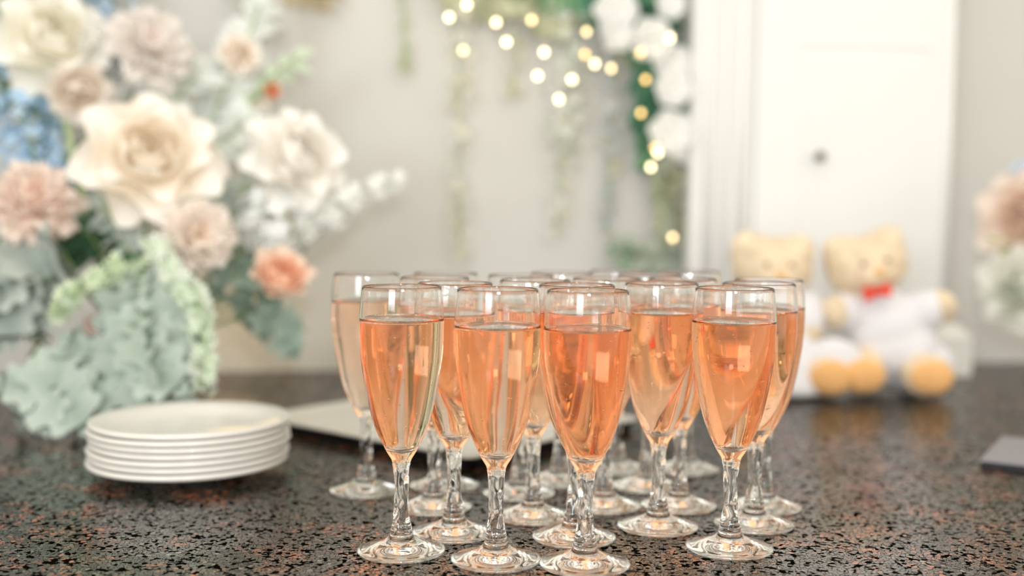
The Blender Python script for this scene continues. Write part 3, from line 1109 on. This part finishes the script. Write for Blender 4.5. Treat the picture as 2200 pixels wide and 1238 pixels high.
# white sprig reaching right
sp = [P(690, 452, 1.36), P(745, 425, 1.37), P(800, 402, 1.38), P(862, 384, 1.39)]
sg = thing('delphinium_sprig', 'white flower sprig reaching right from the arrangement in front of the wall', 'sprig', sp[0])
link('stem', MB().tube([VM - sp[0], P(560, 520, 1.36) - sp[0]] + [q - sp[0] for q in sp], .0015, 5).mesh('stem', M_stem), sg)
fm = MB(); floret(fm, Vector((0, 0, 0)), Vector((0, 0, 1)), .0105, 0, 5, .35); floret(fm, Vector((0, 0, .001)), Vector((0, 0, 1)), .007, .6, 5, .6)
fl_me = fm.mesh('floret', WHITE, False)
rnd = random.Random(5)
for i in range(24):
    f = rnd.random() ** .9 * 2.999; k = int(f)
    c = sp[k].lerp(sp[k + 1], f - k) - sp[0]
    wd = .026 * (1 - f / 3.6)
    d = UP * rnd.uniform(-1, .7) + RT * rnd.uniform(-.4, .5) - FW * rnd.uniform(0, .8)
    link('floret', fl_me, sg, frame_z(c + d * wd, d - FW * .5, UP, rnd.uniform(0, 6)))
# second white spray under it
cluster('hydrangea', 'loose white blossom spray between the ivory rose and the white sprig', 'hydrangea', Matrix.Translation(P(668, 470, 1.38)), WHITE,
        [Vector((0, 0, 0)), P(720, 452, 1.38) - P(668, 470, 1.38)], (.030, .020), 60, .011, vm(), 18)

# foliage of the left arrangement
branch('broad sage green leaves hanging in the middle, right above the plates', [P(300, 575, 1.24), P(310, 660, 1.20), P(300, 740, 1.18), P(330, 812, 1.17)], SAGE, 'lobed', 11, px(165, 1.2), VM, 21, droop=.5)
branch('sage leaves drooping at lower left with a tip touching the granite', [P(240, 770, 1.24), P(170, 800, 1.20), P(110, 840, 1.18), P(105, 878, 1.17)], SAGE, 'lobed', 10, px(138, 1.2), VM, 22, droop=.5)
branch('sage leaves just behind the left edge of the plate stack', [P(280, 700, 1.24), P(245, 775, 1.20), P(215, 850, 1.18)], SAGE, 'lobed', 8, px(145, 1.2), VM, 23, droop=.6)
branch('grey green leaves at the left edge under the salmon carnation', [P(170, 610, 1.30), P(110, 600, 1.27), P(50, 590, 1.25), P(-15, 620, 1.24)], GREYG, 'lobed', 11, px(130, 1.25), VM, 24, droop=.3)
branch('teal leaves low at the left edge, left of the olive strand', [P(110, 620, 1.32), P(50, 650, 1.30), P(5, 700, 1.28)], TEAL, 'lobed', 6, px(95, 1.3), VM, 25, droop=.4)
branch('grey green leaves at the right below the orange peach rose', [P(480, 560, 1.36), P(540, 620, 1.34), P(580, 670, 1.33), P(606, 715, 1.33)], TEAL, 'lobed', 7, px(92, 1.33), VM, 26, droop=.5)
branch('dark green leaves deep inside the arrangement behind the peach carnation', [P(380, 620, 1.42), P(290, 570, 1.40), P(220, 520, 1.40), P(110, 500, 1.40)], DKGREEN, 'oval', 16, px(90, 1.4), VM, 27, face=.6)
branch('dark green leaves behind the hydrangea', [P(430, 610, 1.42), P(500, 560, 1.42), P(540, 520, 1.42)], TEAL, 'oval', 9, px(80, 1.4), VM, 28)
branch('small grey leaves left of and under the big cream rose', [P(330, 590, 1.32), P(260, 520, 1.31), P(225, 440, 1.31), P(205, 370, 1.33)], GREYG, 'oval', 20, px(52, 1.3), VM, 29)
branch('pale eucalyptus leaves rising right of the blush carnation', [P(420, 330, 1.50), P(470, 220, 1.50), P(520, 110, 1.50), P(560, 10, 1.51)], PALE, 'oval', 24, px(66, 1.5), VM, 30, droop=.0)
branch('pale eucalyptus leaves between the big cream rose and the ivory rose', [P(400, 430, 1.45), P(450, 320, 1.44), P(500, 290, 1.44), P(540, 250, 1.45)], PALE, 'oval', 18, px(62, 1.45), VM, 31, droop=.1)
branch('pale eucalyptus leaves under the blush carnation', [P(330, 400, 1.48), P(330, 260, 1.47), P(390, 200, 1.47), P(430, 150, 1.48)], PALE, 'oval', 18, px(62, 1.47), VM, 32, droop=.0)
branch('small light green leaves at the upper right tip of the arrangement', [P(520, 250, 1.50), P(570, 180, 1.50), P(640, 120, 1.50)], petal_mat('leaf_spring', (.50, .64, .42), (.70, .80, .64), .22), 'oval', 12, px(44, 1.5), VM, 33, droop=.0)
branch('grey green leaves below the ivory rose and left of the hydrangea', [P(420, 560, 1.40), P(500, 470, 1.38), P(530, 390, 1.38)], GREYG, 'oval', 14, px(58, 1.38), VM, 34)
branch('green leaves at the top left corner behind the pale yellow rose', [P(120, 300, 1.52), P(70, 100, 1.52), P(40, 10, 1.52), P(20, -60, 1.52)], MIDGREEN, 'oval', 16, px(78, 1.52), VM, 35, droop=0)
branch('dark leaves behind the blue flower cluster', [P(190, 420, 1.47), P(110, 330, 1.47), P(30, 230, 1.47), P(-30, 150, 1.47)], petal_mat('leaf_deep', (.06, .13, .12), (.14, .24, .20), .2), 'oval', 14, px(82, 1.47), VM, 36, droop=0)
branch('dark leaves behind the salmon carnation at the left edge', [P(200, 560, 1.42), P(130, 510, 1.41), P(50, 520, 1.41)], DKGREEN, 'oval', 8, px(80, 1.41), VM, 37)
branch('olive leafy strand hanging in front of the shaded wall at the left', [P(100, 500, 1.36), P(90, 600, 1.35), P(86, 700, 1.35), P(82, 778, 1.35)], OLIVE, 'slim', 30, px(34, 1.35), P(190, 560, 1.4), 38, droop=.5, stem_mt=M_stemdark)
branch('tall green leaves above the top edge over the arrangement', [P(200, 50, 1.54), P(160, -60, 1.54), P(180, -170, 1.54)], DKGREEN, 'oval', 12, px(110, 1.5), VM, 39, droop=0)
branch('tall dark leaves standing over the left of the arrangement above the photo', [P(140, -60, 1.45), P(60, -150, 1.42), P(60, -230, 1.42), P(20, -360, 1.42)], DKGREEN, 'oval', 26, px(150, 1.5), VM, 42, droop=0)
vine('pale green blossom string trailing down to the plates', [P(330, 520, 1.22), P(375, 590, 1.17), P(420, 650, 1.15), P(440, 740, 1.14), P(436, 835, 1.14)], MINT, .015, .013, 190, .0085, 40, 'amaranth_string', 'flower string', PMINT)
vine('short light green blossom string left of the sage leaves', [P(285, 560, 1.24), P(215, 595, 1.21), P(150, 635, 1.20), P(128, 675, 1.20)], LIME, .016, .010, 90, .009, 41, 'amaranth_string', 'flower string', MINT)
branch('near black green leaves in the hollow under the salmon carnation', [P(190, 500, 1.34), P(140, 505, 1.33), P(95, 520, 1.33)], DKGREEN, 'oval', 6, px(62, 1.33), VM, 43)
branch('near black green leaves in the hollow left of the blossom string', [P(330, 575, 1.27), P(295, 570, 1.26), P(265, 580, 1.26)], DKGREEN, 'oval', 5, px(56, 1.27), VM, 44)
# two thin green stems seen against the wall shade
for pts, lab in (([P(128, 215, 1.44), P(148, 290, 1.43), P(160, 360, 1.43), P(215, 560, 1.42)], 'bare light green stem beside the blue flowers'),
                 ([P(258, 200, 1.47), P(252, 270, 1.47), P(262, 400, 1.46), P(275, 560, 1.43)], 'bare light green stem above the big cream rose')):
    b0 = pts[-1]
    tt = thing('flower_stem', lab, 'stem', b0)
    link('stalk', MB().tube([VM - b0] + [q - b0 for q in pts[::-1]], .0052, 7, .0045).mesh('stalk', simple('stem_pale', (.62, .72, .42), .5)), tt)
    link('bud', MB().ball(pts[0] - b0, .007, .007, .010).mesh('bud', M_stem), tt)

# ------------------------------------------------------------------ flowers at the right edge
vb2 = P(2330, 800, 1.62); vb2.z = CT + .0002
thing('vase', 'cream ceramic vase just outside the right edge under the peach rose', 'vase', vb2, None, bpy.data.objects['vase'].data)
VM2 = vb2 + Vector((0, 0, .09))
rose(px(95, 1.58), facing(2216, 470, 1.58, -.4, .1), 'blush peach rose cut by the right edge of the photo', petal_mat('petal_rosy', (.95, .74, .60), (.95, .84, .76)), VM2, 1.0, seed=51)
rose(px(80, 1.56), facing(2200, 622, 1.56, -.4, -.1), 'white bloom at the right edge below the blush peach rose', petal_mat('petal_greenish_white', (.84, .86, .74), (.92, .92, .86)), VM2, 1.0, seed=52)
rose(px(28, 1.60), facing(2205, 378, 1.60, -.4, .1), 'tiny pale blue bloom at the right edge above the blush peach rose', LBLUE, VM2, .9, seed=53, name='small_bloom', cat='flower')
branch('few yellow green leaves left of the blush peach rose at the right edge', [P(2200, 545, 1.58), P(2165, 525, 1.58), P(2138, 515, 1.58)], petal_mat('leaf_yellowgreen', (.35, .40, .10), (.55, .58, .22), .2), 'oval', 4, px(34, 1.58), VM2, 54, droop=0)
branch('rusty brown leaves between the two blooms at the right edge', [P(2215, 575, 1.60), P(2180, 565, 1.60)], petal_mat('leaf_rust', (.34, .15, .03), (.5, .25, .07), .2), 'oval', 3, px(36, 1.6), VM2, 55, droop=0)

# ------------------------------------------------------------------ wall garland with lights
GZ = 1.69
def G(px_, py_, off=.035):
    """point in front of the back wall"""
    d = ray(px_, py_)
    return CAM + d * ((WY - off - CAM.y) / d.y)


gar = branch('dense green garland at the top right of the cream wall, beside the door', [G(1060, -60), G(1180, -40), G(1300, 0), G(1400, 80), G(1420, 180), G(1420, 330)], MIDGREEN, 'oval', 80, px(72, 1.7), None, 61, 'leaf_garland', 'garland', 1.4, .3)
branch('deep green leaves in the corner beside the door top', [G(1270, -30, .05), G(1360, 20, .055), G(1420, 60, .055), G(1425, 150, .055), G(1415, 250, .05), G(1445, 340, .03)], petal_mat('leaf_emerald', (.04, .14, .08), (.12, .30, .19), .2), 'oval', 64, px(78, 1.7), None, 62, 'leaf_garland', 'garland', 1.3, .3)
branch('pale green leaves along the top edge over the fairy lights', [G(930, -60), G(1030, -20), G(1120, 0), G(1210, 30)], petal_mat('leaf_khaki', (.48, .50, .32), (.66, .66, .48), .2), 'oval', 26, px(66, 1.7), None, 63, 'leaf_garland', 'garland', 1.2, .4)
branch('small olive leaves running down beside the door from the garland', [G(1390, 240), G(1405, 330), G(1430, 420), G(1440, 520)], leafmat('soft_olive', (.34, .38, .22), (.55, .58, .42)), 'oval', 26, px(44, 1.7), None, 64, 'leaf_garland', 'garland', 1.1, .4)
branch('brown twig leaves at the top edge right of the arrangement', [G(610, -20), G(660, -12), G(715, -10)], petal_mat('leaf_brown', (.38, .30, .18), (.52, .44, .30), .2), 'oval', 8, px(40, 1.7), None, 65, 'leaf_garland', 'garland', 1.0, .3)
branch('grey green foliage tuft low beside the door, above the back glasses', [G(1478, 560), G(1420, 552), G(1375, 548), G(1338, 548)], leafmat('tuft', (.30, .36, .28), (.52, .56, .48)), 'oval', 30, px(50, 1.7), None, 66, 'leaf_garland', 'garland', 1.3, .2)
branch('bright green leaves at the left tip of the low foliage tuft', [G(1380, 570), G(1355, 550), G(1338, 540)], MIDGREEN, 'oval', 6, px(40, 1.7), None, 67, 'leaf_garland', 'garland', 1.0, .2)
WL = petal_mat('petal_snow', (.97, .96, .94), (.98, .98, .97))
for i, (x_, y_, r_, lab) in enumerate(((1322, 22, 46, 'white garland flower at the top edge, left of the others'), (1326, 72, 36, 'white garland flower just under the one at the top edge'),
                                        (1397, 84, 44, 'round white garland flower with a light on its right rim'), (1444, 140, 42, 'white garland flower touching the door, below the round one'),
                                        (1446, 190, 38, 'white garland flower touching the door, lower half of the pair'), (1440, 285, 46, 'lowest large white garland flower beside the door'),
                                        (1474, 318, 34, 'white garland flower partly behind the door edge, the very lowest'), (1440, 10, 30, 'white garland flower in the top corner beside the door'))):
    d = (-FW + RT * .1 - UP * .1).normalized()
    blossom(px(r_ * 1.08, 1.64), frame_z(G(x_, y_, .105 if i not in (6, 3) else .085), d, UP, i), lab, WL, G(x_ + 15, y_ - 20, .004), 'white flowers of the wall garland', 70 + i)

vine('thin green vine hanging alone from the top edge', [G(862, -40, .02), G(866, 40, .02), G(870, 130, .02), G(868, 150, .02)], leafmat('thinvine', (.52, .60, .38), (.70, .74, .55)), .010, .006, 40, .008, 81)
vine('long pale cream vine hanging left of the fairy lights', [G(1000, -30, .02), G(985, 120, .02), G(990, 260, .02), G(985, 400, .02), G(990, 560, .02)], SAND, .032, .008, 85, .011, 82, 'hanging_vine', 'vine', GREYW)
vine('short sand coloured vine in the middle of the wall', [G(1110, 60, .02), G(1108, 130, .02), G(1100, 205, .02)], SAND, .018, .010, 22, .010, 83)
vine('white blossom vine hanging under the garland, left of the bright lights', [G(1200, 0, .03), G(1225, 100, .03), G(1232, 200, .03), G(1215, 330, .03)], GREYW, .042, .028, 90, .013, 84, 'hanging_vine', 'vine', PMINT)
vine('greyish vine hanging low in the middle right of the wall', [G(1225, 200, .02), G(1210, 320, .02), G(1200, 420, .02), G(1195, 500, .02)], GREYW, .028, .014, 50, .011, 85, 'hanging_vine', 'vine', SAND)
vine('grey blue vine hanging lowest between the lights and the door', [G(1320, 110, .02), G(1312, 280, .02), G(1308, 400, .02), G(1300, 490, .02)], GREYB, .022, .014, 80, .011, 86, 'hanging_vine', 'vine', SAND)
vine('pale yellow green vine hanging against the door edge', [G(1440, 340, .03), G(1450, 430, .03), G(1455, 540, .03)], petal_mat('petal_yellow_green', (.62, .62, .40), (.80, .78, .62)), .026, .030, 90, .011, 87, 'hanging_vine', 'vine', PMINT)
vine('pale vine hanging at the top edge between arrangement and wall', [G(520, -40, .02), G(545, 20, .02), G(575, 70, .02)], GREYW, .03, .02, 60, .012, 88)

LIGHTS = [(965, 37, 0), (1003, 10, 0), (1066, 48, 0), (1088, 90, 0), (995, 108, 1), (1142, 43, 1), (1169, 112, 0), (1155, 163, 0), (1229, 171, 0), (1201, 213, 0),
          (1260, 68, 1), (1257, 117, 2), (1278, 137, 0), (1313, 147, 1), (1440, 81, 0), (1376, 113, 2), (1387, 171, 2), (1377, 243, 2), (1407, 318, 2), (1413, 329, 0), (1398, 359, 0), (1445, 510, 1)]
g0 = G(1060, -50, .11)
fs_ = thing('fairy_light_string', 'string of warm glowing fairy lights hung over the wall garland', 'fairy lights', g0)
order = [4, 0, 1, 2, 3, 5, 6, 7, 9, 8, 12, 13, 11, 10, 14, 15, 16, 17, 18, 19, 20, 21]
M_bulb3 = emit('warm_bulb_soft', (1, .76, .40), 5)
bb = [MB().ball((0, 0, 0), .0036, .0036, .0042, None, 12, 8).mesh('bulb', m_) for m_ in (M_bulb, M_bulb3, M_bulb2)]
wp = [Vector((0, 0, 0))]
for k in order:
    x_, y_, kd = LIGHTS[k]
    q = G(x_, y_, .125) - g0
    link('bulb', bb[kd], fs_, Matrix.Translation(q))
    mid = (wp[-1] + q) / 2 + Vector((0, .02, -.012))
    wp += [mid, q + Vector((0, .004, .004))]
link('wire', MB().tube(wp, .0007, 4).mesh('wire', M_wire), fs_)
